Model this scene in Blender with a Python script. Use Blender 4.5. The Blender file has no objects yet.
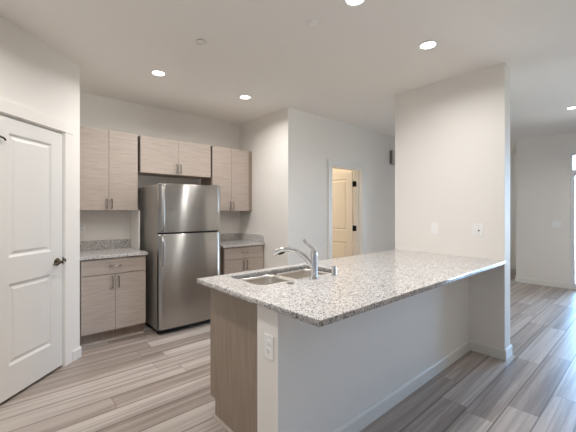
import bpy, bmesh, math, random
from mathutils import Vector, Matrix

random.seed(7)
SC = bpy.context.scene
COL = SC.collection
PI = math.pi
EYE = 1.37
CEIL = 2.733

# ------------------------------------------------------------------ camera
cam_data = bpy.data.cameras.new('camera')
cam = bpy.data.objects.new('camera', cam_data)
COL.objects.link(cam)
cam.location = (0, 0, EYE)
cam.rotation_euler = (PI / 2, 0, 0.8487 - PI / 2)
cam_data.sensor_width = 36
cam_data.lens = 328.43 / 576 * 36
cam_data.shift_y = (210.67 - 216) / 576
cam_data.clip_start = 0.03
SC.camera = cam

# ------------------------------------------------------------------ world, exposure
SKY_STRENGTH = 12.5
CAN_WATTS = 9.0
WARM = (1.0, 0.975, 0.95)
CAN_SPREAD = 2.75
w = bpy.data.worlds.new('sky')
SC.world = w
w.use_nodes = True
wn = w.node_tree.nodes
wl = w.node_tree.links
wn.clear()
wo = wn.new('ShaderNodeOutputWorld')
wb = wn.new('ShaderNodeBackground')
wb.inputs['Strength'].default_value = SKY_STRENGTH
# bright blue sky beyond the glass door (+X), paler and dimmer elsewhere, pale glow added below the horizon to lift the ceiling
wt = wn.new('ShaderNodeTexCoord')
ws = wn.new('ShaderNodeSeparateXYZ')
wr = wn.new('ShaderNodeValToRGB')
wl.new(wt.outputs['Generated'], ws.inputs[0])
wl.new(ws.outputs[0], wr.inputs[0])
wr.color_ramp.elements[0].position = 0.72
wr.color_ramp.elements[0].color = (0.33, 0.335, 0.34, 1)
wr.color_ramp.elements[1].position = 0.92
wr.color_ramp.elements[1].color = (0.50, 0.95, 1.6, 1)
wg = wn.new('ShaderNodeMix')
wg.data_type = 'RGBA'
wz = wn.new('ShaderNodeMapRange')
wz.inputs['From Min'].default_value = -0.02
wz.inputs['From Max'].default_value = 0.02
wl.new(ws.outputs[2], wz.inputs['Value'])
wl.new(wz.outputs[0], wg.inputs[0])
wg.inputs[6].default_value = (1.45, 1.40, 1.34, 1)
wl.new(wr.outputs[0], wg.inputs[7])
wl.new(wg.outputs[2], wb.inputs['Color'])
wl.new(wb.outputs[0], wo.inputs[0])

SC.view_settings.view_transform = 'Standard'
SC.view_settings.look = 'None'
SC.view_settings.gamma = 1
SC.view_settings.use_curve_mapping = False
SC.view_settings.exposure = 0.19
try:
    SC.cycles.max_bounces = 14
    SC.cycles.diffuse_bounces = 8
    SC.cycles.glossy_bounces = 10
    SC.cycles.transparent_max_bounces = 12
    SC.cycles.sample_clamp_indirect = 6
    SC.cycles.caustics_reflective = False
    SC.cycles.caustics_refractive = False
    SC.cycles.use_denoising = True
except Exception:
    pass


def portal(name, loc, rot, sx, sy):
    d = bpy.data.lights.new(name, 'AREA')
    d.shape = 'RECTANGLE'
    d.size, d.size_y = sx, sy
    o = bpy.data.objects.new(name, d)
    o.location = loc
    o.rotation_euler = rot
    COL.objects.link(o)
    d.cycles.is_portal = True
    return o


# daylight comes in through the glass door and an added, unseen hall window
portal('portal_glass_door', (7.66, -0.20, 1.18), (0, PI / 2, 0), 2.36, 2.5)
portal('portal_added_window', (8.45, 1.66, 1.55), (-PI / 2, 0, 0), 0.9, 1.3)


# ------------------------------------------------------------------ materials
def s2l(c):
    c /= 255.0
    return c / 12.92 if c <= 0.04045 else ((c + 0.055) / 1.055) ** 2.4


def rgb(r, g, b):
    return (s2l(r), s2l(g), s2l(b), 1)


class N:
    """small node-tree writer"""
    def __init__(self, name):
        self.m = bpy.data.materials.new(name)
        self.m.use_nodes = True
        self.t = self.m.node_tree
        self.b = self.t.nodes['Principled BSDF']

    def n(self, kind, **kw):
        x = self.t.nodes.new(kind)
        for k, v in kw.items():
            setattr(x, k, v)
        return x

    def l(self, a, b):
        self.t.links.new(a, b)

    def math(self, op, a, b=None, c=None):
        x = self.n('ShaderNodeMath', operation=op)
        for i, v in enumerate((a, b, c)):
            if v is None:
                continue
            if isinstance(v, (int, float)):
                x.inputs[i].default_value = v
            else:
                self.l(v, x.inputs[i])
        return x.outputs[0]

    def coords(self, scale=(1, 1, 1)):
        tc = self.n('ShaderNodeTexCoord')
        mp = self.n('ShaderNodeMapping')
        mp.inputs['Scale'].default_value = scale
        self.l(tc.outputs['Object'], mp.inputs['Vector'])
        return mp.outputs[0]

    def noise(self, vec, scale, detail=3, rough=0.5, dist=0.0):
        x = self.n('ShaderNodeTexNoise')
        x.inputs['Scale'].default_value = scale
        x.inputs['Detail'].default_value = detail
        x.inputs['Roughness'].default_value = rough
        x.inputs['Distortion'].default_value = dist
        self.l(vec, x.inputs['Vector'])
        return x.outputs['Fac']

    def ramp(self, fac, stops):
        x = self.n('ShaderNodeValToRGB')
        e = x.color_ramp.elements
        while len(e) < len(stops):
            e.new(0.5)
        for el, (p, c) in zip(e, stops):
            el.position = p
            el.color = c if len(c) == 4 else (*c, 1)
        self.l(fac, x.inputs[0])
        return x.outputs[0]

    def mix(self, fac, a, b, blend='MIX'):
        x = self.n('ShaderNodeMix', data_type='RGBA', blend_type=blend)
        for i, v in ((0, fac), (6, a), (7, b)):
            if isinstance(v, (int, float)):
                x.inputs[i].default_value = v
            elif isinstance(v, tuple):
                x.inputs[i].default_value = v
            else:
                self.l(v, x.inputs[i])
        return x.outputs[2]

    def bump(self, height, strength, dist=0.002):
        x = self.n('ShaderNodeBump')
        x.inputs['Strength'].default_value = strength
        x.inputs['Distance'].default_value = dist
        self.l(height, x.inputs['Height'])
        self.l(x.outputs[0], self.b.inputs['Normal'])

    def set(self, **kw):
        for k, v in kw.items():
            self.b.inputs[k.replace('_', ' ')].default_value = v
        return self


M = {}


def paint(key, col, rough=0.6, bump=0.12, scale=160):
    m = N(key)
    m.set(Base_Color=col, Roughness=rough)
    v = m.coords()
    m.bump(m.noise(v, scale, 2), bump, 0.0015)
    M[key] = m.m


paint('wall_paint', rgb(242, 239, 234))
paint('ceiling_paint', rgb(247, 244, 239), 0.8, 0.2, 70)
paint('trim_paint', rgb(236, 235, 231), 0.35, 0.03)
paint('door_paint', rgb(231, 230, 227), 0.4, 0.04)
paint('beige_paint', rgb(234, 226, 212), 0.6)
paint('white_plastic', rgb(248, 248, 247), 0.3, 0.0)
paint('concrete', rgb(205, 206, 206), 0.9, 0.3, 30)


def simple(key, col, rough, metal=0.0):
    m = N(key)
    v = m.coords()
    f = m.noise(v, 40, 2)
    c = m.ramp(f, [(0.3, tuple(x * 0.93 for x in col[:3])), (0.7, col[:3])])
    m.l(c, m.b.inputs['Base Color'])
    m.set(Roughness=rough, Metallic=metal)
    M[key] = m.m
    return m


simple('chrome', (0.86, 0.86, 0.87, 1), 0.06, 1.0)
simple('nickel', (0.42, 0.39, 0.36, 1), 0.25, 1.0)
simple('bronze', (0.16, 0.12, 0.08, 1), 0.25, 1.0)
simple('black_metal', (0.012, 0.011, 0.010, 1), 0.4)
simple('black_plastic', (0.010, 0.010, 0.011, 1), 0.5)
simple('gap_dark', (0.05, 0.045, 0.04, 1), 0.9)
simple('grey_box', rgb(200, 198, 192), 0.5)
simple('grey_socket', rgb(120, 116, 110), 0.5)
simple('vinyl', rgb(242, 244, 246), 0.35)
simple('alum', (0.7, 0.7, 0.7, 1), 0.35, 1.0)


def wood(key, grain, dark, mid, light, rough=0.45):
    """printed wood laminate; grain = axis the grain runs along"""
    m = N(key)
    sc = {'x': (0.6, 14, 14), 'z': (12, 12, 0.4)}[grain]
    v = m.coords(sc)
    a = m.noise(v, 7, 5, 0.65, 0.3)
    v2 = m.coords({'x': (1.6, 80, 80), 'z': (80, 80, 1.2)}[grain])
    b = m.noise(v2, 4, 3, 0.6)
    f = m.math('ADD', m.math('MULTIPLY', a, 0.6), m.math('MULTIPLY', b, 0.4))
    c = m.ramp(f, [(0.34, dark), (0.5, mid), (0.66, light)])
    m.l(c, m.b.inputs['Base Color'])
    m.set(Roughness=rough)
    m.bump(b, 0.08, 0.001)
    M[key] = m.m


wood('laminate', 'x', rgb(166, 153, 143), rgb(184, 171, 161), rgb(198, 187, 178))
wood('laminate_vertical', 'z', rgb(132, 117, 103), rgb(151, 136, 121), rgb(167, 152, 137))
wood('laminate_edge', 'z', rgb(138, 122, 110), rgb(152, 136, 122), rgb(164, 148, 134))


def granite(key):
    m = N(key)
    v = m.coords()
    base = m.ramp(m.noise(v, 60, 4, 0.6), [(0.35, rgb(194, 191, 188)), (0.5, rgb(211, 209, 207)), (0.65, rgb(224, 223, 222))])
    vo = m.n('ShaderNodeTexVoronoi')
    vo.inputs['Scale'].default_value = 155
    m.l(v, vo.inputs['Vector'])
    sep = m.n('ShaderNodeSeparateColor')
    m.l(vo.outputs['Color'], sep.inputs[0])
    r = sep.outputs[0]
    g = sep.outputs[1]
    # brown-grey grains, then pale quartz, then black mica
    k1 = m.math('GREATER_THAN', r, 0.72)
    c = m.mix(m.math('MULTIPLY', k1, 0.4), base, rgb(160, 150, 142))
    k2 = m.math('GREATER_THAN', g, 0.87)
    c = m.mix(m.math('MULTIPLY', k2, 0.85), c, rgb(112, 100, 94))
    vo2 = m.n('ShaderNodeTexVoronoi')
    vo2.inputs['Scale'].default_value = 210
    m.l(v, vo2.inputs['Vector'])
    sep2 = m.n('ShaderNodeSeparateColor')
    m.l(vo2.outputs['Color'], sep2.inputs[0])
    clump = m.math('GREATER_THAN', m.noise(v, 40, 2), 0.47)
    k3 = m.math('MULTIPLY', m.math('GREATER_THAN', sep2.outputs[0], 0.84), clump)
    c = m.mix(m.math('MULTIPLY', k3, 0.9), c, rgb(76, 68, 64))
    k4 = m.math('GREATER_THAN', sep2.outputs[1], 0.85)
    c = m.mix(m.math('MULTIPLY', k4, 0.7), c, rgb(246, 244, 242))
    m.l(c, m.b.inputs['Base Color'])
    m.set(Roughness=0.16)
    M[key] = m.m


granite('granite')


def steel(key, col, rough, aniso=0.0, axis=None):
    m = N(key)
    m.set(Metallic=1.0, Roughness=rough)
    v = m.coords((1.2, 1.2, 260) if axis == 'x' else (40, 40, 40))
    f = m.noise(v, 3, 3)
    c = m.ramp(f, [(0.3, tuple(x * 0.93 for x in col)), (0.7, col)])
    m.l(c, m.b.inputs['Base Color'])
    if aniso:
        m.b.inputs['Anisotropic'].default_value = aniso
        tg = m.n('ShaderNodeTangent', direction_type='RADIAL', axis='Z')
        m.l(tg.outputs[0], m.b.inputs['Tangent'])
        m.b.inputs['Anisotropic Rotation'].default_value = 0.25
    M[key] = m.m


steel('stainless', (0.50, 0.485, 0.465), 0.21, 1.0, 'x')
steel('sink_steel', (0.86, 0.83, 0.79), 0.26)

m = N('fridge_side')
v = m.coords()
m.set(Base_Color=rgb(148, 143, 136), Roughness=0.4)
m.bump(m.noise(v, 300, 2), 0.25, 0.001)
M['fridge_side'] = m.m


def lvp(key):
    """grey-brown vinyl planks running along X"""
    m = N(key)
    tc = m.n('ShaderNodeTexCoord')
    sp = m.n('ShaderNodeSeparateXYZ')
    m.l(tc.outputs['Object'], sp.inputs[0])
    X, Y = sp.outputs[0], sp.outputs[1]
    W, L = 0.178, 1.22
    yr = m.math('DIVIDE', Y, W)
    row = m.math('FLOOR', yr)
    SEED = 0.0      # which run of boards lies here
    w1 = m.n('ShaderNodeTexWhiteNoise', noise_dimensions='1D')
    m.l(m.math('ADD', row, SEED), w1.inputs['W'])
    xr = m.math('ADD', m.math('DIVIDE', X, L), m.math('MULTIPLY', w1.outputs['Value'], 7.3))
    pid = m.math('FLOOR', xr)
    cb = m.n('ShaderNodeCombineXYZ')
    m.l(m.math('ADD', row, SEED), cb.inputs[0])
    m.l(pid, cb.inputs[1])
    w2 = m.n('ShaderNodeTexWhiteNoise', noise_dimensions='2D')
    m.l(cb.outputs[0], w2.inputs['Vector'])
    rnd = w2.outputs['Value']
    # grain coordinates, shifted per plank
    g = m.n('ShaderNodeCombineXYZ')
    m.l(m.math('ADD', m.math('MULTIPLY', X, 0.32), m.math('MULTIPLY', rnd, 31.0)), g.inputs[0])
    m.l(m.math('ADD', m.math('MULTIPLY', Y, 11.0), m.math('MULTIPLY', rnd, 17.0)), g.inputs[1])
    band = m.noise(g.outputs[0], 1.25, 3, 0.55, 0.35)
    g2 = m.n('ShaderNodeCombineXYZ')
    m.l(m.math('ADD', m.math('MULTIPLY', X, 2.5), m.math('MULTIPLY', rnd, 13.0)), g2.inputs[0])
    m.l(m.math('MULTIPLY', Y, 90.0), g2.inputs[1])
    fine = m.noise(g2.outputs[0], 2.2, 4, 0.65)
    f = m.math('ADD', m.math('ADD', m.math('MULTIPLY', band, 0.62), m.math('MULTIPLY', fine, 0.38)),
               m.math('MULTIPLY', m.math('SUBTRACT', rnd, 0.5), 0.32))
    c = m.ramp(f, [(0.25, rgb(138, 126, 118)), (0.42, rgb(170, 158, 150)), (0.56, rgb(188, 178, 171)), (0.75, rgb(203, 195, 189))])
    # long weathered streaks, darker than the board around them
    g3 = m.n('ShaderNodeCombineXYZ')
    m.l(m.math('ADD', m.math('MULTIPLY', X, 0.16), m.math('MULTIPLY', rnd, 23.0)), g3.inputs[0])
    m.l(m.math('ADD', m.math('MULTIPLY', Y, 7.0), m.math('MULTIPLY', rnd, 41.0)), g3.inputs[1])
    st = m.noise(g3.outputs[0], 1.6, 2, 0.5, 0.2)
    st = m.math('SUBTRACT', 1.0, m.math('MINIMUM', 1.0, m.math('MULTIPLY', m.math('ABSOLUTE', m.math('SUBTRACT', st, 0.5)), 16.0)))
    c = m.mix(m.math('MULTIPLY', st, 0.42), c, rgb(112, 98, 88))
    # seams
    fy = m.math('FRACT', yr)
    fx = m.math('FRACT', xr)
    sy = m.math('MAXIMUM', m.math('LESS_THAN', fy, 0.03), m.math('GREATER_THAN', fy, 0.97))
    sx = m.math('MAXIMUM', m.math('LESS_THAN', fx, 0.0016), m.math('GREATER_THAN', fx, 0.9984))
    seam = m.math('MAXIMUM', sx, sy)
    c = m.mix(m.math('MULTIPLY', seam, 0.65), c, rgb(84, 74, 68))
    m.l(c, m.b.inputs['Base Color'])
    m.set(Roughness=0.36)
    m.bump(fine, 0.06, 0.001)
    M[key] = m.m


lvp('plank_floor')


def glass(key):
    m = bpy.data.materials.new(key)
    m.use_nodes = True
    t = m.node_tree
    t.nodes.clear()
    o = t.nodes.new('ShaderNodeOutputMaterial')
    mx = t.nodes.new('ShaderNodeMixShader')
    fr = t.nodes.new('ShaderNodeFresnel')
    fr.inputs[0].default_value = 1.45
    tr = t.nodes.new('ShaderNodeBsdfTransparent')
    tr.inputs[0].default_value = (0.93, 0.97, 0.98, 1)
    gl = t.nodes.new('ShaderNodeBsdfGlossy')
    gl.inputs['Roughness'].default_value = 0.01
    t.links.new(fr.outputs[0], mx.inputs[0])
    t.links.new(tr.outputs[0], mx.inputs[1])
    t.links.new(gl.outputs[0], mx.inputs[2])
    t.links.new(mx.outputs[0], o.inputs[0])
    M[key] = m


glass('glass')
m = N('lamp_lens')
m.set(Base_Color=(1, 1, 1, 1), Emission_Color=(1.0, 0.95, 0.88, 1), Emission_Strength=9.0)
M['lamp_lens'] = m.m


# ------------------------------------------------------------------ mesh helpers
def origin(o):
    v = Vector((0, 0, 0))
    while o is not None:
        v += o.location
        o = o.parent
    return v


class G:
    """collects shapes in world coordinates and links them as one object"""
    def __init__(self):
        self.bm = bmesh.new()
        self.xf = None      # optional map applied to every new vertex

    def _new(self, verts):
        if self.xf:
            for v in verts:
                v.co = self.xf(v.co)

    def box(self, x0, x1, y0, y1, z0, z1, bev=0.0, seg=2):
        vs = [self.bm.verts.new(p) for p in ((x0, y0, z0), (x1, y0, z0), (x1, y1, z0), (x0, y1, z0),
                                             (x0, y0, z1), (x1, y0, z1), (x1, y1, z1), (x0, y1, z1))]
        fs = [self.bm.faces.new([vs[i] for i in f]) for f in
              ((0, 3, 2, 1), (4, 5, 6, 7), (0, 1, 5, 4), (1, 2, 6, 5), (2, 3, 7, 6), (3, 0, 4, 7))]
        if bev:
            es = list({e for f in fs for e in f.edges})
            r = bmesh.ops.bevel(self.bm, geom=es, offset=bev, segments=seg, affect='EDGES', profile=0.5)
            vs = list({v for f in r['faces'] for v in f.verts} | {v for v in vs if v.is_valid})
        self._new(vs)
        return self

    def rings(self, rings, closed=True, cap0=True, cap1=True, flip=False):
        rs = [[self.bm.verts.new(p) for p in ring] for ring in rings]
        n = len(rs[0])
        for a, b in zip(rs, rs[1:]):
            for i in range(n if closed else n - 1):
                j = (i + 1) % n
                q = [a[i], a[j], b[j], b[i]]
                self.bm.faces.new(q[::-1] if flip else q)
        if cap0:
            self.bm.faces.new(rs[0] if flip else rs[0][::-1])
        if cap1:
            self.bm.faces.new(rs[-1][::-1] if flip else rs[-1])
        self._new([v for r in rs for v in r])
        return self

    def lathe(self, prof, c, axis='z', seg=28, cap0=True, cap1=True):
        out = []
        for r, h in prof:
            ring = []
            for k in range(seg):
                a = 2 * PI * k / seg
                u, v = r * math.cos(a), r * math.sin(a)
                if axis == 'z':
                    p = (c[0] + u, c[1] + v, c[2] + h)
                elif axis == 'y':
                    p = (c[0] - u, c[1] + h, c[2] + v)
                else:
                    p = (c[0] + h, c[1] + u, c[2] + v)
                ring.append(p)
            out.append(ring)
        return self.rings(out, True, cap0, cap1)

    def tube(self, pts, rad, seg=12, flat=1.0):
        pts = [Vector(p) for p in pts]
        if isinstance(rad, (int, float)):
            rad = [rad] * len(pts)
        rings = []
        up = None
        for i, p in enumerate(pts):
            t = (pts[min(i + 1, len(pts) - 1)] - pts[max(i - 1, 0)]).normalized()
            if up is None:
                ref = Vector((0, 0, 1)) if abs(t.z) < 0.9 else Vector((1, 0, 0))
                up = (ref - t * ref.dot(t)).normalized()
            else:
                up = (up - t * up.dot(t)).normalized()
            sd = t.cross(up)
            rings.append([p + (sd * math.cos(2 * PI * k / seg) + up * math.sin(2 * PI * k / seg) * flat) * rad[i]
                          for k in range(seg)])
        return self.rings(rings)

    def prism(self, poly, axis, a, b):
        """extrude a 2D polygon; axis x: poly=(y,z); y: (x,z); z: (x,y)"""
        def P(p, h):
            return {'x': (h, p[0], p[1]), 'y': (p[0], h, p[1]), 'z': (p[0], p[1], h)}[axis]
        self.rings([[P(p, a) for p in poly], [P(p, b) for p in poly]])
        return self

    def obj(self, name, mat, parent=None, smooth=False, loc=None, angle=0.6):
        bm = self.bm
        bmesh.ops.recalc_face_normals(bm, faces=bm.faces[:])
        me = bpy.data.meshes.new(name)
        if parent is not None:
            og = origin(parent)
            oloc = Vector((0, 0, 0))
        else:
            if loc is None:
                xs = [v.co for v in bm.verts]
                loc = ((min(c.x for c in xs) + max(c.x for c in xs)) / 2,
                       (min(c.y for c in xs) + max(c.y for c in xs)) / 2, min(c.z for c in xs))
            og = Vector(loc)
            oloc = og
        bmesh.ops.translate(bm, verts=bm.verts[:], vec=-og)
        bm.to_mesh(me)
        bm.free()
        me.materials.append(M[mat])
        if smooth:
            for p in me.polygons:
                p.use_smooth = True
            try:
                me.set_sharp_from_angle(angle=angle)
            except Exception:
                pass
        o = bpy.data.objects.new(name, me)
        COL.objects.link(o)
        o.location = oloc
        if parent is not None:
            o.parent = parent
        return o


def struct(o):
    o['kind'] = 'structure'
    return o


def tag(o, label, cat, group=None):
    o['label'] = label
    o['category'] = cat
    if group:
        o['group'] = group
    return o


def thing(name, loc, label, cat, group=None):
    o = bpy.data.objects.new(name, None)
    o.empty_display_size = 0.1
    COL.objects.link(o)
    o.location = loc
    return tag(o, label, cat, group)


def wallbox(name, *boxes, mat='wall_paint'):
    g = G()
    for b in boxes:
        g.box(*b)
    return struct(g.obj(name, mat, loc=(0, 0, 0)))


# ------------------------------------------------------------------ room shell
XP0, XP1 = 3.487, 3.653            # partition (pillar) faces
YP0, YP1 = 0.948, 2.06
YB = 4.40                          # kitchen back wall
XS = 2.865                         # stub wall face
YH = 3.249                         # hall wall face
XF = 7.50                          # living room end wall
KX0, KY0, KY1 = 1.035, 1.25, 1.423  # peninsula half wall
YS = -3.55
XW = -3.5
T = 0.13

wallbox('floor', (XW - T, 9.3, YS - T, 6.3, -0.06, 0.0), mat='plank_floor')
wallbox('ceiling', (XW - T, 9.3, YS - T, 6.3, CEIL, CEIL + 0.1), mat='ceiling_paint')
wallbox('wall_back', (XW - T, XS + T, YB, YB + T, 0, CEIL))
wallbox('wall_side', (XS, XS + T, YH + T, YB, 0, CEIL))
DX0, DX1, DZ = 3.725, 4.475, 2.045
wallbox('wall_hall', (XS, DX0, YH, YH + T, 0, CEIL), (DX1, 9.1, YH, YH + T, 0, CEIL), (DX0, DX1, YH, YH + T, DZ, CEIL))
wallbox('wall_partition', (XP0, XP1, YP0, YP1, 0, CEIL))
wallbox('wall_peninsula', (KX0, XP0, KY0, KY1, 0, 0.884))
SLY0, SLY1, SLZ = -1.45, 1.05, 2.365
wallbox('wall_living', (XF, XF + T, SLY1, 1.85, 0, CEIL), (XF, XF + T, SLY0, SLY1, SLZ, CEIL), (XF, XF + T, YS, SLY0, 0, CEIL),
        (XF + T, 8.0, 1.72, 1.85, 0, CEIL), (8.9, 9.1, 1.72, 1.85, 0, CEIL), (8.0, 8.9, 1.72, 1.85, 0, 0.9), (8.0, 8.9, 1.72, 1.85, 2.2, CEIL))
wallbox('wall_hall_end', (9.1, 9.2, 1.72, YH + T, 0, CEIL))
wallbox('wall_rear', (XW, XF + T, YS - T, YS, 0, CEIL))
wallbox('wall_left', (XW - T, XW, YS - T, YB, 0, CEIL))
wallbox('wall_room', (DX1 + 1.1, DX1 + 1.22, YH + T, 6.1, 0, CEIL), (XS + T, DX1 + 1.22, 6.0, 6.1, 0, CEIL),
        (XS, XS + T, YB + T, 6.1, 0, CEIL), mat='beige_paint')

# angled pantry wall: coordinates (s along the wall, n out of the wall into the kitchen, z)
R2 = math.sqrt(0.5)
PK = 3.035


def pw(co):
    s, n, z = co
    return Vector((s * R2 + n * R2, PK + s * R2 - n * R2, z))


PD0, PD1, PDZ = -0.045, 0.602, 2.05       # pantry door opening
PC = 0.808                                # outer corner
g = G()
g.xf = pw
g.box(-4.95, PD0, -0.12, 0, 0, CEIL)
g.box(PD1, PC - 0.13, -0.12, 0, 0, CEIL)
g.box(PD0, PD1, -0.12, 0, PDZ, CEIL)
g.xf = None
cx, cy = pw((PC, 0, 0))[:2]
ax, ay = pw((PC - 0.13, 0, 0))[:2]
bx_, by_ = pw((PC - 0.13, -0.12, 0))[:2]
g.prism([(ax, ay), (cx, cy), (cx, YB), (cx - 0.12, YB), (cx - 0.12, by_ + 0.02), (bx_, by_)], 'z', 0, CEIL)
struct(g.obj('wall_pantry', 'wall_paint', loc=(0, 0, 0)))

# baseboards: profile with an eased top
BH, BT = 0.095, 0.014


def base_prof(side=1, at=0.0):
    """polygon (offset, z), side = direction it stands out of the wall"""
    return [(at, 0), (at + side * BT, 0), (at + side * BT, BH - 0.012), (at + side * (BT - 0.006), BH), (at, BH)]


def base(name, *runs):
    g = G()
    for ax_, prof, a, b in runs:
        g.prism(prof, ax_, a, b)
    return struct(g.obj(name, 'trim_paint', loc=(0, 0, 0)))


base('baseboard_peninsula', ('x', base_prof(-1, KY0), KX0 - BT, XP0 - BT), ('y', base_prof(-1, KX0), KY0, KY1 - 0.002))
base('baseboard_partition', ('y', base_prof(-1, XP0), YP0 - BT, KY0 - BT), ('x', base_prof(-1, YP0), XP0, XP1 + BT),
     ('y', base_prof(1, XP1), YP0, YP1), ('x', base_prof(1, YP1), XP0, XP1 + BT))
base('baseboard_living', ('y', base_prof(-1, XF), SLY1 + 0.01, 1.85 + BT), ('y', base_prof(-1, XF), YS, SLY0 - 0.01),
     ('x', base_prof(1, 1.85), XF, 9.1))
base('baseboard_hall', ('x', base_prof(-1, YH), XS - BT, DX0 - 0.08), ('x', base_prof(-1, YH), DX1 + 0.08, 9.1),
     ('y', base_prof(-1, 9.1), 1.85, YH))
base('baseboard_side', ('y', base_prof(-1, XS), YH, 3.74))
g = G()
g.xf = lambda c: pw((c.x, c.y, c.z))
g.prism([(0, 0), (BT, 0), (BT, BH - 0.012), (BT - 0.006, BH), (0, BH)], 'x', 0.705, PC + 0.004)
g.prism([(0, 0), (BT, 0), (BT, BH - 0.012), (BT - 0.006, BH), (0, BH)], 'x', -4.9, PD0 - 0.1)
struct(g.obj('baseboard_pantry', 'trim_paint', loc=(0, 0, 0)))

# pantry door casing: side pieces under a head piece that oversails them a little
g = G()
g.xf = pw
for a, b in ((PD1 + 0.006, PD1 + 0.094), (PD0 - 0.094, PD0 - 0.006)):
    g.box(a, b, 0, 0.013, 0, PDZ + 0.005, 0.002)
g.box(PD0 - 0.104, PD1 + 0.104, 0, 0.016, PDZ + 0.008, PDZ + 0.10, 0.002)
struct(g.obj('trim_1', 'wall_paint', loc=(0, 0, 0)))
g = G()
g.xf = pw
g.box(PD1 - 0.003, PD1 + 0.006, -0.12, 0.004, 0, PDZ)
g.box(PD0 - 0.006, PD0 + 0.003, -0.12, 0.004, 0, PDZ)
g.box(PD0, PD1, -0.12, -0.02, PDZ - 0.004, PDZ + 0.006)
g.box(PD0, PD1, -0.07, -0.055, PDZ - 0.03, PDZ)
g.box(PD1 - 0.03, PD1, -0.07, -0.055, 0, PDZ)
g.box(PD0, PD0 + 0.03, -0.07, -0.055, 0, PDZ)
struct(g.obj('trim_2', 'trim_paint', loc=(0, 0, 0)))


def panel_leaf(g, s0, s1, z0, z1, cols, rows, front, back, both=True):
    """a moulded two-panel door leaf; cols/rows are the panel extents; uses coordinates (s, n, z)"""
    g.box(s0, s1, back + (0.014 if both else 0), front - 0.014, z0, z1)
    sides = [(front, -1)] + ([(back, 1)] if both else [])
    (c0, c1) = cols
    for n, sg in sides:
        rows2 = sorted(rows)
        zs = [z0] + [z for r in rows2 for z in r] + [z1]
        m_ = n + sg * 0.014
        lo, hi = min(n, m_), max(n, m_)
        g.box(s0, c0, lo, hi, z0, z1)
        g.box(c1, s1, lo, hi, z0, z1)
        for i in range(0, len(zs), 2):
            g.box(c0, c1, lo, hi, zs[i], zs[i + 1])
        for (a, b) in rows2:
            def ring(ins, d):
                return [(c0 + ins, n + sg * d, a + ins), (c1 - ins, n + sg * d, a + ins),
                        (c1 - ins, n + sg * d, b - ins), (c0 + ins, n + sg * d, b - ins)]
            g.rings([ring(0, 0.0), ring(0.006, 0.003), ring(0.016, 0.011), ring(0.026, 0.0115), ring(0.045, 0.004)], True, False, True, flip=(sg > 0))
    return g


g = G()
g.xf = pw
panel_leaf(g, PD0 + 0.006, PD1 - 0.006, 0.024, PDZ - 0.013, (0.080, 0.475), ((0.248, 0.841), (1.03, 1.929)), -0.004, -0.05, both=False)
door1 = struct(g.obj('door_1', 'door_paint', loc=tuple(pw((0.28, -0.02, 0)))))
g = G()
g.xf = pw
g.lathe([(0.0, 0.0), (0.030, 0.0), (0.033, 0.004), (0.030, 0.009), (0.014, 0.012), (0.012, 0.04)], (0.530, -0.004, 0.932), 'y', 24)
g.tube([(0.530, 0.034, 0.932), (0.522, 0.045, 0.932), (0.500, 0.048, 0.931), (0.470, 0.044, 0.928), (0.440, 0.040, 0.922)],
       [0.011, 0.011, 0.010, 0.008, 0.006], 10)
g.obj('handle', 'bronze', door1, True)
g = G()
g.xf = pw
g.box(0.5945, 0.600, -0.006, 0.004, 0.90, 0.965, 0.001)
g.tube([(0.598, 0.004, 0.948), (0.604, 0.016, 0.945), (0.600, 0.018, 0.925)], 0.007, 8)
g.obj('latch', 'bronze', door1, True)
for hz in (1.83, 1.05, 0.22):
    g = G()
    g.xf = pw
    g.tube([(PD0, 0.012, hz - 0.045), (PD0, 0.012, hz + 0.045)], 0.007, 10)
    g.box(PD0 - 0.004, PD0 + 0.004, -0.006, 0.012, hz - 0.04, hz + 0.04)
    if hz > 1.8:   # hinge-pin door stop arm
        g.tube([(PD0, 0.012, hz + 0.052), (PD0 + 0.03, 0.02, hz + 0.053), (PD0 + 0.06, 0.024, hz + 0.047), (PD0 + 0.075, 0.022, hz + 0.034)],
               [0.006, 0.007, 0.007, 0.006], 10)
    g.obj('hinge', 'black_metal', door1, True)

# hall doorway: casing, jamb, open door leaf with black hinges
g = G()
cw = 0.078
g.box(DX0 - cw, DX0 - 0.006, YH - 0.014, YH, 0, DZ + 0.006, 0.002)
g.box(DX1 + 0.006, DX1 + cw, YH - 0.014, YH, 0, DZ + 0.006, 0.002)
g.box(DX0 - cw - 0.008, DX1 + cw + 0.008, YH - 0.017, YH, DZ + 0.007, DZ + 0.09, 0.002)
struct(g.obj('trim_3', 'trim_paint', loc=(0, 0, 0)))
g = G()
g.box(DX0 - 0.006, DX0 + 0.014, YH - 0.008, YH + T + 0.004, 0, DZ + 0.006)
g.box(DX1 - 0.014, DX1 + 0.006, YH - 0.008, YH + T + 0.004, 0, DZ + 0.006)
g.box(DX0, DX1, YH - 0.008, YH + T + 0.004, DZ - 0.014, DZ + 0.006)
g.box(DX1 - 0.026, DX1 - 0.014, YH + 0.05, YH + 0.085, 0, DZ)
g.box(DX0 + 0.014, DX0 + 0.026, YH + 0.05, YH + 0.085, 0, DZ)
struct(g.obj('trim_4', 'trim_paint', loc=(0, 0, 0)))
# the leaf stands open at a right angle, hinged on the right jamb; s runs along +Y
HX, HY = DX1 - 0.012, YH + T + 0.016
LW = 0.70


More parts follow.
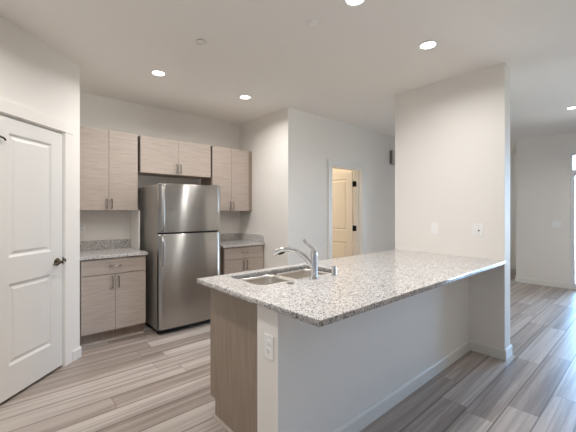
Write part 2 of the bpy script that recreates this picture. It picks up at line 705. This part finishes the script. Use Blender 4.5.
g = G()
g.xf = lambda c: Vector((HX - 0.012 - c.y, HY + c.x, c.z))
panel_leaf(g, 0.0, LW, 0.015, 2.025, (0.115, LW - 0.115), ((0.25, 0.84), (1.03, 1.91)), 0.04, 0.0, both=True)
door2 = struct(g.obj('door_2', 'beige_paint', loc=(HX - 0.03, HY + LW / 2, 0)))
for hz in (1.815, 1.075, 0.30):
    g = G()
    g.box(HX - 0.040, HX - 0.010, HY - 0.0025, HY, hz - 0.045, hz + 0.045)
    g.tube([(HX - 0.004, HY - 0.004, hz - 0.048), (HX - 0.004, HY - 0.004, hz + 0.048)], 0.008, 10)
    g.box(HX - 0.005, HX - 0.002, HY - 0.06, HY - 0.006, hz - 0.045, hz + 0.045)
    g.obj('hinge', 'black_metal', door2, True)

# glass door in the living room, with a transom light above it
g = G()
fw = 0.032
x0, x1 = XF + 0.02, XF + 0.10
g.box(x0, x1, SLY1 - fw, SLY1, 0, SLZ, 0.003)
g.box(x0, x1, SLY0, SLY0 + fw, 0, SLZ, 0.003)
g.box(x0, x1, SLY0 + fw, SLY1 - fw, SLZ - fw, SLZ, 0.003)
g.box(x0, x1, SLY0 + fw, SLY1 - fw, 0, 0.04, 0.003)
g.box(x0, x1, SLY0 + fw, SLY1 - fw, 2.03, 2.085, 0.003)
g.box(x0 + 0.01, x1 - 0.01, -0.24, -0.16, 0.04, 2.03, 0.003)
win1 = struct(g.obj('window_1', 'vinyl', loc=(XF + 0.06, (SLY0 + SLY1) / 2, 0)))
g = G()
g.box(XF + 0.05, XF + 0.056, SLY0 + fw, SLY1 - fw, 0.04, 2.03)
g.box(XF + 0.05, XF + 0.056, SLY0 + fw, SLY1 - fw, 2.085, SLZ - fw)
g.obj('pane', 'glass', win1)
g = G()
for a, b in ((SLY0 + fw, -0.24), (-0.16, SLY1 - fw)):
    g.box(x0 - 0.012, x0 + 0.02, a, a + 0.03, 0.04, 2.03, 0.003)
    g.box(x0 - 0.012, x0 + 0.02, b - 0.03, b, 0.04, 2.03, 0.003)
    g.box(x0 - 0.012, x0 + 0.02, a + 0.03, b - 0.03, 0.04, 0.10, 0.003)
    g.box(x0 - 0.012, x0 + 0.02, a + 0.03, b - 0.03, 1.97, 2.03, 0.003)
g.obj('sash', 'vinyl', win1)
g = G()  # unseen window added to bring bluish daylight onto the hall end wall
for q in ((8.0, 8.05, 0.9, 2.2), (8.85, 8.9, 0.9, 2.2), (8.05, 8.85, 0.9, 0.95), (8.05, 8.85, 2.15, 2.2)):
    g.box(q[0], q[1], 1.75, 1.82, q[2], q[3])
wv = struct(g.obj('added_window_2', 'vinyl', loc=(8.45, 1.785, 0.9)))
g = G()
g.box(8.05, 8.85, 1.782, 1.788, 0.95, 2.15)
g.obj('pane', 'glass', wv)
wallbox('ground', (7.66, 14, -8, 1.7, -0.25, -0.1), mat='concrete')


# ------------------------------------------------------------------ cabinets
def bar_pull(parent, x, y, z, L, horiz=False, name='handle'):
    """U-shaped bar pull standing out towards -Y from the face at y"""
    g = G()
    h = L / 2
    d = 0.028
    P = [(-h, 0), (-h, -d * 0.7), (-h + 0.006, -d), (h - 0.006, -d), (h, -d * 0.7), (h, 0)]
    pts = [(x + a, y + b, z) if horiz else (x, y + b, z + a) for a, b in P]
    g.tube(pts, 0.0065, 10)
    return g.obj(name, 'nickel', parent, True)


def slab(parent, name, x0, x1, y, z0, z1, th=0.019):
    g = G()
    g.box(x0, x1, y, y + th, z0, z1, 0.0015)
    return g.obj(name, 'laminate', parent)


def base_cabinet(x0, x1, yf, label, shoe=True):
    """drawer over two doors, front at yf, back at the wall"""
    r = thing('base_cabinet', ((x0 + x1) / 2, (yf + YB) / 2, 0), label, 'cabinet', 'base cabinets on the back wall')
    g = G()
    yb = yf + 0.021
    g.box(x0, x0 + 0.018, yb, YB - 0.004, 0.115, 0.880)
    g.box(x1 - 0.018, x1, yb, YB - 0.004, 0.115, 0.880)
    g.box(x0 + 0.018, x1 - 0.018, yb, YB - 0.004, 0.115, 0.133)
    g.box(x0 + 0.018, x1 - 0.018, YB - 0.014, YB - 0.004, 0.133, 0.880)
    g.box(x0 + 0.018, x1 - 0.018, yb, yb + 0.10, 0.862, 0.880)
    g.obj('body', 'laminate_edge', r)
    g = G()
    g.box(x0, x1, yf + 0.085, yf + 0.10, 0.0, 0.115)
    g.obj('toe_kick', 'laminate_edge', r)
    if shoe:
        g = G()
        g.prism([(yf + 0.085, 0), (yf + 0.068, 0), (yf + 0.070, 0.010), (yf + 0.078, 0.018), (yf + 0.085, 0.020)], 'x', x0, x1)
        g.obj('shoe_molding', 'laminate', r)
    xm = (x0 + x1) / 2
    dr = slab(r, 'drawer', x0 + 0.003, x1 - 0.003, yf, 0.7165, 0.872)
    bar_pull(dr, xm, yf, 0.80, 0.10, True)
    for a, b, hx in ((x0 + 0.003, xm - 0.0015, xm - 0.030), (xm + 0.0015, x1 - 0.003, xm + 0.030)):
        d = slab(r, 'door', a, b, yf, 0.135, 0.7105)
        bar_pull(d, hx, yf, 0.628, 0.11)
    return r


def wall_cabinet(x0, x1, z0, z1, yf, label, pull_z, fill=None):
    r = thing('wall_cabinet', ((x0 + x1) / 2, (yf + YB) / 2, z0), label, 'cabinet', 'wall cabinets above the counters')
    g = G()
    yb = yf + 0.021
    g.box(x0, x1, yb, YB - 0.003, z0, z1)
    g.obj('body', 'laminate_edge', r)
    xm = (x0 + x1) / 2
    for a, b, hx in ((x0 + 0.003, xm - 0.0015, xm - 0.026), (xm + 0.0015, x1 - 0.003, xm + 0.026)):
        d = slab(r, 'door', a, b, yf, z0 + 0.002, z1 - 0.002)
        bar_pull(d, hx, yf, pull_z, 0.10)
    if fill:
        g = G()
        g.box(fill[0], fill[1], yb, yb + 0.02, z0, z1)
        g.obj('filler', 'laminate_edge', r)
    return r


YFB = 3.765       # base fronts
YFU = 4.055       # wall cabinet fronts
base_cabinet(0.605, 1.222, YFB, 'wood-look base cabinet with drawer, left of the fridge by the pantry door')
base_cabinet(2.205, 2.845, YFB, 'wood-look base cabinet with drawer, right of the fridge in the corner')
wall_cabinet(0.612, 1.226, 1.372, 2.266, YFU, 'tall wood-look wall cabinet left of the fridge, nearest the pantry door', 1.448, fill=(cx + 0.003, 0.612))
wall_cabinet(1.252, 2.172, 1.822, 2.262, YFU, 'short wide wood-look wall cabinet above the refrigerator', 1.90)
wall_cabinet(2.192, 2.796, 1.366, 2.262, YFU, 'tall wood-look wall cabinet right of the fridge in the corner', 1.44, fill=(2.796, XS - 0.003))

# counters on the back wall with their backsplashes
def counter(x0, x1, label, sides):
    r = thing('countertop', ((x0 + x1) / 2, 4.07, 0.884), label, 'countertop')
    g = G()
    g.box(x0, x1, 3.742, YB - 0.003, 0.884, 0.914, 0.002)
    g.obj('slab', 'granite', r)
    g = G()
    g.box(x0, x1 if not sides else x1 - 0.021, YB - 0.023, YB - 0.003, 0.914, 1.017, 0.0015)
    if sides:
        g.box(x1 - 0.02, x1, 3.742 + 0.03, YB - 0.003, 0.914, 1.017, 0.0015)
    g.obj('backsplash', 'granite', r)


counter(cx + 0.004, 1.238, 'short speckled granite countertop left of the refrigerator', False)
counter(2.175, XS - 0.003, 'short speckled granite countertop right of the refrigerator, in the corner', True)
g = G()
g.box(1.238, 1.252, 4.066, YB - 0.026, 0.9145, 1.371, 0.001)
tag(g.obj('side_panel', 'trim_paint'), 'thin white panel standing between left counter and wall cabinet beside the fridge', 'panel')

# ------------------------------------------------------------------ refrigerator
FX0, FX1 = 1.308, 2.068
FYF = 3.60        # door front at the edges
fr = thing('refrigerator', ((FX0 + FX1) / 2, 4.0, 0), 'stainless steel top-freezer refrigerator between the two counters', 'refrigerator')
g = G()
g.box(FX0 + 0.004, FX1 - 0.004, FYF + 0.075, 4.33, 0.045, 1.655, 0.004)
g.obj('cabinet', 'fridge_side', fr)


def fridge_door(name, z0, z1):
    g = G()
    n = 24
    bulge = 0.016
    prof = []
    xm, hw = (FX0 + FX1) / 2, (FX1 - FX0) / 2
    for i in range(n + 1):
        u = -1 + 2 * i / n
        e = max(0.0, abs(u) - 0.965) / 0.035
        y = FYF - bulge * (1 - u * u) + 0.018 * e * e
        prof.append((xm + u * hw, y))
    prof += [(FX1, FYF + 0.064), (FX0, FYF + 0.064)]
    zs = [z0, z0 + 0.004, z1 - 0.010, z1 - 0.003, z1]
    ins = [0.006, 0.0, 0.0, 0.003, 0.010]
    rings = []
    for z, d in zip(zs, ins):
        ring = []
        for (x, y) in prof:
            xx = xm + (x - xm) * (1 - d / hw)
            yy = y + (d if y < FYF + 0.05 else 0)
            ring.append((xx, yy, z))
        rings.append(ring)
    g.rings(rings)
    return g.obj(name, 'stainless', fr, True, angle=0.5)


fz = fridge_door('freezer_door', 1.126, 1.672)
fd = fridge_door('fridge_door', 0.062, 1.112)


def fridge_handle(par, pts):
    """broad strap grip along the hinge-free edge; pts = (z, stand-off)"""
    g = G()
    rings = []
    for z, so in pts:
        y = FYF - 0.002 - so
        w_ = 0.018
        xc = FX0 + 0.034
        rings.append([(xc - w_, y + 0.010, z), (xc - w_ * 0.8, y + 0.002, z), (xc - w_ * 0.3, y - 0.002, z), (xc + w_ * 0.3, y - 0.002, z),
                      (xc + w_ * 0.8, y + 0.002, z), (xc + w_, y + 0.010, z), (xc + w_ * 0.5, y + 0.016, z), (xc - w_ * 0.5, y + 0.016, z)])
    g.rings(rings)
    return g.obj('handle', 'stainless', par, True, angle=0.8)


fridge_handle(fz, [(1.140, 0.000), (1.150, 0.020), (1.17, 0.036), (1.22, 0.042), (1.34, 0.040), (1.48, 0.034), (1.58, 0.022), (1.64, 0.004)])
fridge_handle(fd, [(1.100, 0.000), (1.090, 0.020), (1.07, 0.036), (1.02, 0.042), (0.93, 0.038), (0.85, 0.028), (0.79, 0.014), (0.75, 0.000)][::-1])
g = G()
g.box(FX0 + 0.02, FX1 - 0.02, FYF + 0.055, FYF + 0.07, 0.008, 0.056)
for k in range(5):
    g.box(FX0 + 0.04, FX1 - 0.04, FYF + 0.050, FYF + 0.056, 0.013 + k * 0.008, 0.017 + k * 0.008)
g.obj('base_grille', 'black_plastic', fr)
g = G()
g.box(FX0 + 0.012, FX1 - 0.012, FYF + 0.062, FYF + 0.077, 0.05, 1.65)
g.obj('gasket', 'black_plastic', fr)
g = G()
g.box(FX1 - 0.09, FX1 - 0.02, FYF + 0.02, FYF + 0.12, 1.672, 1.688, 0.004)
g.obj('hinge_cover', 'fridge_side', fr)
for fx in (FX0 + 0.03, FX1 - 0.03):
    for fy in (FYF + 0.10, 4.28):
        g = G()
        g.lathe([(0.016, 0), (0.018, 0.004), (0.018, 0.02), (0.008, 0.022), (0.008, 0.048)], (fx, fy, 0), 'z', 14)
        g.obj('foot', 'black_plastic', fr, True)

# ------------------------------------------------------------------ peninsula: cabinet, top, sink, tap
PX0, PX1, PY0, PY1 = 0.999, XP0 - 0.001, 0.936, 2.063
pen = thing('peninsula_cabinet', (2.28, 1.73, 0), 'wood-look peninsula cabinet with grooved end panel under the big granite top', 'cabinet')
EX = 1.080
g = G()
g.prism([(KY1 + 0.002, 0.0), (1.958, 0.0), (1.958, 0.122), (2.024, 0.122), (2.024, 0.882), (KY1 + 0.002, 0.882)], 'x', EX, EX + 0.019)
g.obj('end_panel', 'laminate_vertical', pen)
g = G()
g.box(EX + 0.019, XP0 - 0.003, 2.005, 2.024, 0.122, 0.882)
g.box(EX + 0.019, XP0 - 0.003, KY1 + 0.002, 2.005, 0.122, 0.14)
g.obj('body', 'laminate_edge', pen)
g = G()
g.box(EX + 0.019, XP0 - 0.003, 1.943, 1.958, 0, 0.122)
g.obj('toe_kick', 'laminate_edge', pen)
g = G()
g.prism([(EX, 0), (EX - 0.014, 0), (EX - 0.013, 0.009), (EX - 0.007, 0.015), (EX, 0.016)], 'y', KY1 + 0.004, 1.972)
g.obj('shoe_molding', 'laminate', pen)


def rrect(x0, x1, y0, y1, r, n=6):
    pts = []
    for cx_, cy_, a0 in ((x1 - r, y1 - r, 0), (x0 + r, y1 - r, PI / 2), (x0 + r, y0 + r, PI), (x1 - r, y0 + r, 3 * PI / 2)):
        for k in range(n + 1):
            a = a0 + PI / 2 * k / n
            pts.append((cx_ + r * math.cos(a), cy_ + r * math.sin(a)))
    return pts


SX0, SX1, SY0, SY1 = 1.195, 1.960, 1.602, 1.985
cu = bpy.data.curves.new('countertop', 'CURVE')
cu.dimensions = '2D'
cu.fill_mode = 'BOTH'
cu.extrude = 0.0125
cu.bevel_depth = 0.0025
cu.bevel_resolution = 1
ox, oy = (PX0 + PX1) / 2, (PY0 + PY1) / 2
o_ = 0.0025
for loop in ([(PX0 + o_, PY0 + o_), (PX1 - o_, PY0 + o_), (PX1 - o_, PY1 - o_), (PX0 + o_, PY1 - o_)],
             rrect(SX0 - o_, SX1 + o_, SY0 - o_, SY1 + o_, 0.055)):
    sp = cu.splines.new('POLY')
    sp.points.add(len(loop) - 1)
    for p, (x, y) in zip(sp.points, loop):
        p.co = (x - ox, y - oy, 0, 1)
    sp.use_cyclic_u = True
tmp = bpy.data.objects.new('countertop_curve', cu)
COL.objects.link(tmp)
dg = bpy.context.evaluated_depsgraph_get()
me = bpy.data.meshes.new_from_object(tmp.evaluated_get(dg))
bpy.data.objects.remove(tmp)
me.materials.clear()
me.materials.append(M['granite'])
me.transform(Matrix.Translation((0, 0, 0.015)))
ct = bpy.data.objects.new('countertop', me)
COL.objects.link(ct)
ct.location = (ox, oy, 0.884)
tag(ct, 'large speckled granite peninsula top with the sink cut into it', 'countertop')

sink = thing('sink', ((SX0 + SX1) / 2, (SY0 + SY1) / 2, 0.70), 'stainless steel double-bowl sink set under the peninsula top', 'sink')
xm = (SX0 + SX1) / 2
g = G()
zt = 0.8835
# flange under the stone, with the dividing bridge between the bowls
B1 = (SX0 - 0.004, xm - 0.012, SY0 - 0.004, SY1 + 0.004)
B2 = (xm + 0.012, SX1 + 0.004, SY0 - 0.004, SY1 + 0.004)
g.box(xm - 0.012, xm + 0.012, SY0 - 0.004, SY1 + 0.004, 0.86, 0.872, 0.004)
for q in ((SX0 - 0.03, SX0 - 0.005, SY0 - 0.03, SY1 + 0.017), (SX1 + 0.005, SX1 + 0.03, SY0 - 0.03, SY1 + 0.017),
          (SX0 - 0.005, SX1 + 0.005, SY0 - 0.03, SY0 - 0.005), (SX0 - 0.005, SX1 + 0.005, SY1 + 0.005, SY1 + 0.017)):
    g.box(*q, zt - 0.003, zt)
g.obj('flange', 'sink_steel', sink)
for (a, b, c, d) in (B1, B2):
    g = G()
    rings = []
    for ins, z, r in ((0, zt, 0.06), (0.001, 0.86, 0.06), (0.006, 0.74, 0.06), (0.012, 0.715, 0.055), (0.03, 0.702, 0.045), (0.06, 0.698, 0.04)):
        rings.append([(x, y, z) for x, y in rrect(a + ins, b - ins, c + ins, d - ins, max(0.02, r - ins * 0.3))])
    g.rings(rings, True, False, True, flip=True)
    bowl = g.obj('bowl', 'sink_steel', sink, True)
    sol = bowl.modifiers.new('sheet', 'SOLIDIFY')
    sol.thickness = 0.0012
    sol.offset = 0
    g = G()
    mx_, my_ = (a + b) / 2, (c + d) / 2
    g.lathe([(0.0, 0.0012), (0.030, 0.0012), (0.034, 0.004), (0.044, 0.004), (0.046, 0.0012)], (mx_, my_, 0.698), 'z', 24, True, False)
    g.obj('drain', 'chrome', sink, True)

# single-lever tap with pull-out spout, swung over the left bowl
FXc, FYc = 1.580, 1.530
ft = thing('faucet', (FXc, FYc, 0.914), 'chrome single-lever kitchen tap standing in front of the sink', 'faucet')
g = G()
g.lathe([(0.032, 0.0), (0.033, 0.004), (0.030, 0.012), (0.026, 0.018), (0.0245, 0.03), (0.0235, 0.10), (0.0225, 0.150), (0.023, 0.165),
         (0.021, 0.182), (0.013, 0.194), (0.0, 0.197)], (FXc, FYc, 0.914), 'z', 28)
g.obj('body', 'chrome', ft, True)
dx, dy = -0.72, 0.694


def fp(L, z):
    return (FXc + dx * L, FYc + dy * L, z)


g = G()
g.tube([fp(0.0, 0.985), fp(0.03, 1.024), fp(0.06, 1.058), (fp(0.09, 1.083)), fp(0.12, 1.100), fp(0.150, 1.109), fp(0.165, 1.111)],
       [0.017, 0.017, 0.0165, 0.016, 0.016, 0.016, 0.0165], 16)
spout = g.obj('spout', 'chrome', ft, True)
g = G()
g.tube([fp(0.163, 1.1105), fp(0.18, 1.113), fp(0.21, 1.111), fp(0.240, 1.102), fp(0.262, 1.088), fp(0.270, 1.078)],
       [0.0185, 0.0195, 0.0195, 0.0205, 0.021, 0.017], 16)
sh = g.obj('spray_head', 'chrome', spout, True)
g = G()
g.tube([fp(0.195, 1.093), fp(0.217, 1.087), fp(0.240, 1.079)], [0.006, 0.010, 0.008], 10)
g.obj('button', 'black_plastic', sh, True)
g = G()
g.tube([fp(-0.004, 1.098), fp(0.012, 1.118), fp(0.032, 1.134), fp(0.05, 1.148), fp(0.064, 1.166), fp(0.070, 1.180)],
       [0.012, 0.011, 0.0085, 0.0075, 0.010, 0.0085], 12)
g.obj('lever', 'chrome', ft, True)

g = G()
g.lathe([(0.021, 0), (0.0215, 0.003), (0.019, 0.008), (0.0185, 0.058), (0.017, 0.064), (0.0, 0.066)], (1.775, 1.523, 0.914), 'z', 24)
tag(g.obj('air_gap', 'chrome', smooth=True), 'small chrome air gap cylinder right of the tap', 'air gap')
g = G()
g.lathe([(0.026, 0), (0.0265, 0.003), (0.022, 0.006), (0.0, 0.008)], (1.372, 1.535, 0.914), 'z', 24)
tag(g.obj('hole_cover', 'nickel', smooth=True), 'flat round metal hole cover on the granite left of the tap', 'hole cover')


# ------------------------------------------------------------------ wall plates
def plate(label, face, pos, size, kind, cat='outlet', group='wall plates'):
    """face: 'x' = on a wall facing -X, 'y' = on a wall facing -Y; pos = (x, y, z) of the plate centre on the wall"""
    r = thing('wall_plate' if kind != 'outlet' else 'wall_outlet', pos, label, cat, group)
    w_, h_ = size

    def xf(c):
        if face == 'x':
            return Vector((pos[0] - c.y, pos[1] - c.x, pos[2] + c.z))
        return Vector((pos[0] + c.x, pos[1] - c.y, pos[2] + c.z))
    g = G()
    g.xf = xf
    g.box(-w_ / 2, w_ / 2, 0.0003, 0.006, -h_ / 2, h_ / 2, 0.002)
    g.obj('plate', 'white_plastic', r)
    if kind == 'outlet':
        for zc in (0.020, -0.020):
            g = G()
            g.xf = xf
            g.lathe([(0.0165, 0.005), (0.0165, 0.0075), (0.015, 0.008), (0.0, 0.008)], (0, 0, zc), 'y', 18, False, True)
            so = g.obj('socket', 'white_plastic', r, True)
            g = G()
            g.xf = xf
            g.box(-0.0075, -0.005, 0.0078, 0.0084, zc - 0.001, zc + 0.008)
            g.box(0.005, 0.0075, 0.0078, 0.0084, zc - 0.001, zc + 0.008)
            g.lathe([(0.0028, 0.0078), (0.0028, 0.0084), (0.0, 0.0084)], (0, 0, zc - 0.008), 'y', 10)
            g.obj('slots', 'grey_socket', so)
    elif kind == 'jack':
        g = G()
        g.xf = xf
        g.lathe([(0.007, 0.005), (0.007, 0.012), (0.004, 0.012), (0.0, 0.012)], (0.006, 0, -0.004), 'y', 14)
        g.obj('jack', 'black_metal', r, True)
        for zc in (0.042, -0.042):
            g = G()
            g.xf = xf
            g.lathe([(0.003, 0.005), (0.003, 0.007), (0.0, 0.007)], (0, 0, zc), 'y', 10)
            g.obj('screw', 'nickel', r)
    else:
        n = kind
        for k in range(n):
            xc = (k - (n - 1) / 2) * 0.046
            g = G()
            g.xf = xf
            g.box(xc - 0.0165, xc + 0.0165, 0.005, 0.0085, -0.033, 0.033, 0.0015)
            g.obj('rocker', 'white_plastic', r)
    return r


plate('white duplex outlet on the half-wall end under the granite', 'x', (KX0, 1.318, 0.678), (0.072, 0.118), 'outlet', 'outlet')
plate('narrow white wall plate on the partition wall above the counter, left of the other plate', 'x', (XP0, 1.595, 1.180), (0.072, 0.118), 1, 'switch')
plate('wider white wall plate with a dark jack hole, near the outer edge of the partition', 'x', (XP0, 1.168, 1.182), (0.092, 0.122), 'jack', 'wall plate')
plate('white double switch plate on the far living room wall beside the glass door', 'x', (XF, 1.235, 1.125), (0.118, 0.118), 2, 'switch')
plate('white outlet on the kitchen wall above the left counter, by the pantry corner', 'y', (0.72, YB, 1.17), (0.072, 0.118), 'outlet', 'outlet')

# box high on the hall wall
r = thing('chime_box', (5.41, YH, 2.20), 'white box mounted high on the hall wall behind the partition edge', 'door chime')
g = G()
g.box(5.305, 5.52, YH - 0.075, YH - 0.0005, 2.205, 2.465, 0.006)
g.obj('cover', 'grey_box', r)
g = G()  # thin grey sheet that makes the box's left face darker
g.box(5.299, 5.305, YH - 0.062, YH - 0.012, 2.222, 2.448, 0.001)
g.obj('left_face', 'grey_socket', r)


# ------------------------------------------------------------------ ceiling lights and caps
def dup(root, loc, label):
    c = root.copy()
    COL.objects.link(c)
    c.location = loc
    c['label'] = label
    for ch in list(root.children):
        d = ch.copy()
        COL.objects.link(d)
        d.parent = c
    return c


def downlight(loc, label):
    r = thing('recessed_light', loc, label, 'ceiling light', 'recessed ceiling downlights')
    g = G()
    g.lathe([(0.080, 0.0), (0.080, -0.003), (0.074, -0.006), (0.060, -0.006), (0.054, -0.001)], loc, 'z', 40, False, False)
    g.obj('trim_ring', 'white_plastic', r, True)
    g = G()
    g.lathe([(0.0, -0.003), (0.056, -0.003)], loc, 'z', 40, False, False)
    g.obj('lens', 'lamp_lens', r)
    d = bpy.data.lights.new('lamp', 'AREA')
    d.shape = 'DISK'
    d.size = 0.10
    d.energy = CAN_WATTS
    d.color = WARM
    d.spread = CAN_SPREAD
    o = bpy.data.objects.new('lamp', d)
    COL.objects.link(o)
    o.location = (0, 0, -0.008)
    o.parent = r
    return r


first = downlight((1.187, 3.288, CEIL), 'round recessed ceiling light nearest the pantry, in front of the fridge')
spots = (((2.216, 3.296), 'round recessed ceiling light nearest the corner, right of the fridge'),
         ((2.650, 1.266), 'round recessed ceiling light over the peninsula, nearest the partition'),
         ((1.722, 1.300), 'round recessed ceiling light over the peninsula sink, cut by the top of the photo'),
         ((5.693, 0.767), 'round recessed ceiling light over the living room, beyond the partition'),
         ((0.32, 1.16), 'round recessed ceiling light overhead, beyond the left end of the peninsula'),
         ((5.60, -1.10), 'added recessed fill light in the living room, out of view to the right'),  # extra lamp added to fill the far wall and hall side
         ((0.25, 2.20), 'round recessed ceiling light overhead in front of the pantry door'))
for (x, y), lab in spots:
    dup(first, (x, y, CEIL), lab)

# lamp in the room beyond the open door
rl = thing('flush_light', (4.0, 4.9, CEIL), 'flush ceiling lamp in the room beyond the open door', 'ceiling light')
g = G()
g.lathe([(0.15, 0.0), (0.15, -0.02), (0.14, -0.05), (0.10, -0.085), (0.0, -0.10)], (4.0, 4.9, CEIL), 'z', 32)
g.obj('shade', 'lamp_lens', rl, True)
d = bpy.data.lights.new('lamp', 'POINT')
d.energy = 32
d.color = (1.0, 0.90, 0.77)
d.shadow_soft_size = 0.1
o = bpy.data.objects.new('lamp', d)
COL.objects.link(o)
o.parent = rl
o.location = (0, 0, -0.22)

g = G()
g.lathe([(0.026, 0.0), (0.026, -0.010), (0.043, -0.010), (0.043, -0.015), (0.036, -0.019), (0.0, -0.020)], (1.222, 2.440, CEIL), 'z', 28, False, True)
tag(g.obj('sprinkler_cap', 'ceiling_paint', smooth=True), 'small round sprinkler cap on the ceiling above the kitchen floor', 'sprinkler cap', 'ceiling caps')
g = G()
g.lathe([(0.036, 0.0), (0.036, -0.004), (0.033, -0.006), (0.0, -0.006)], (1.707, 1.675, CEIL), 'z', 28, False, True)
tag(g.obj('cover_cap', 'white_plastic', smooth=True), 'faint flat round cover on the ceiling above the sink', 'ceiling cover', 'ceiling caps')
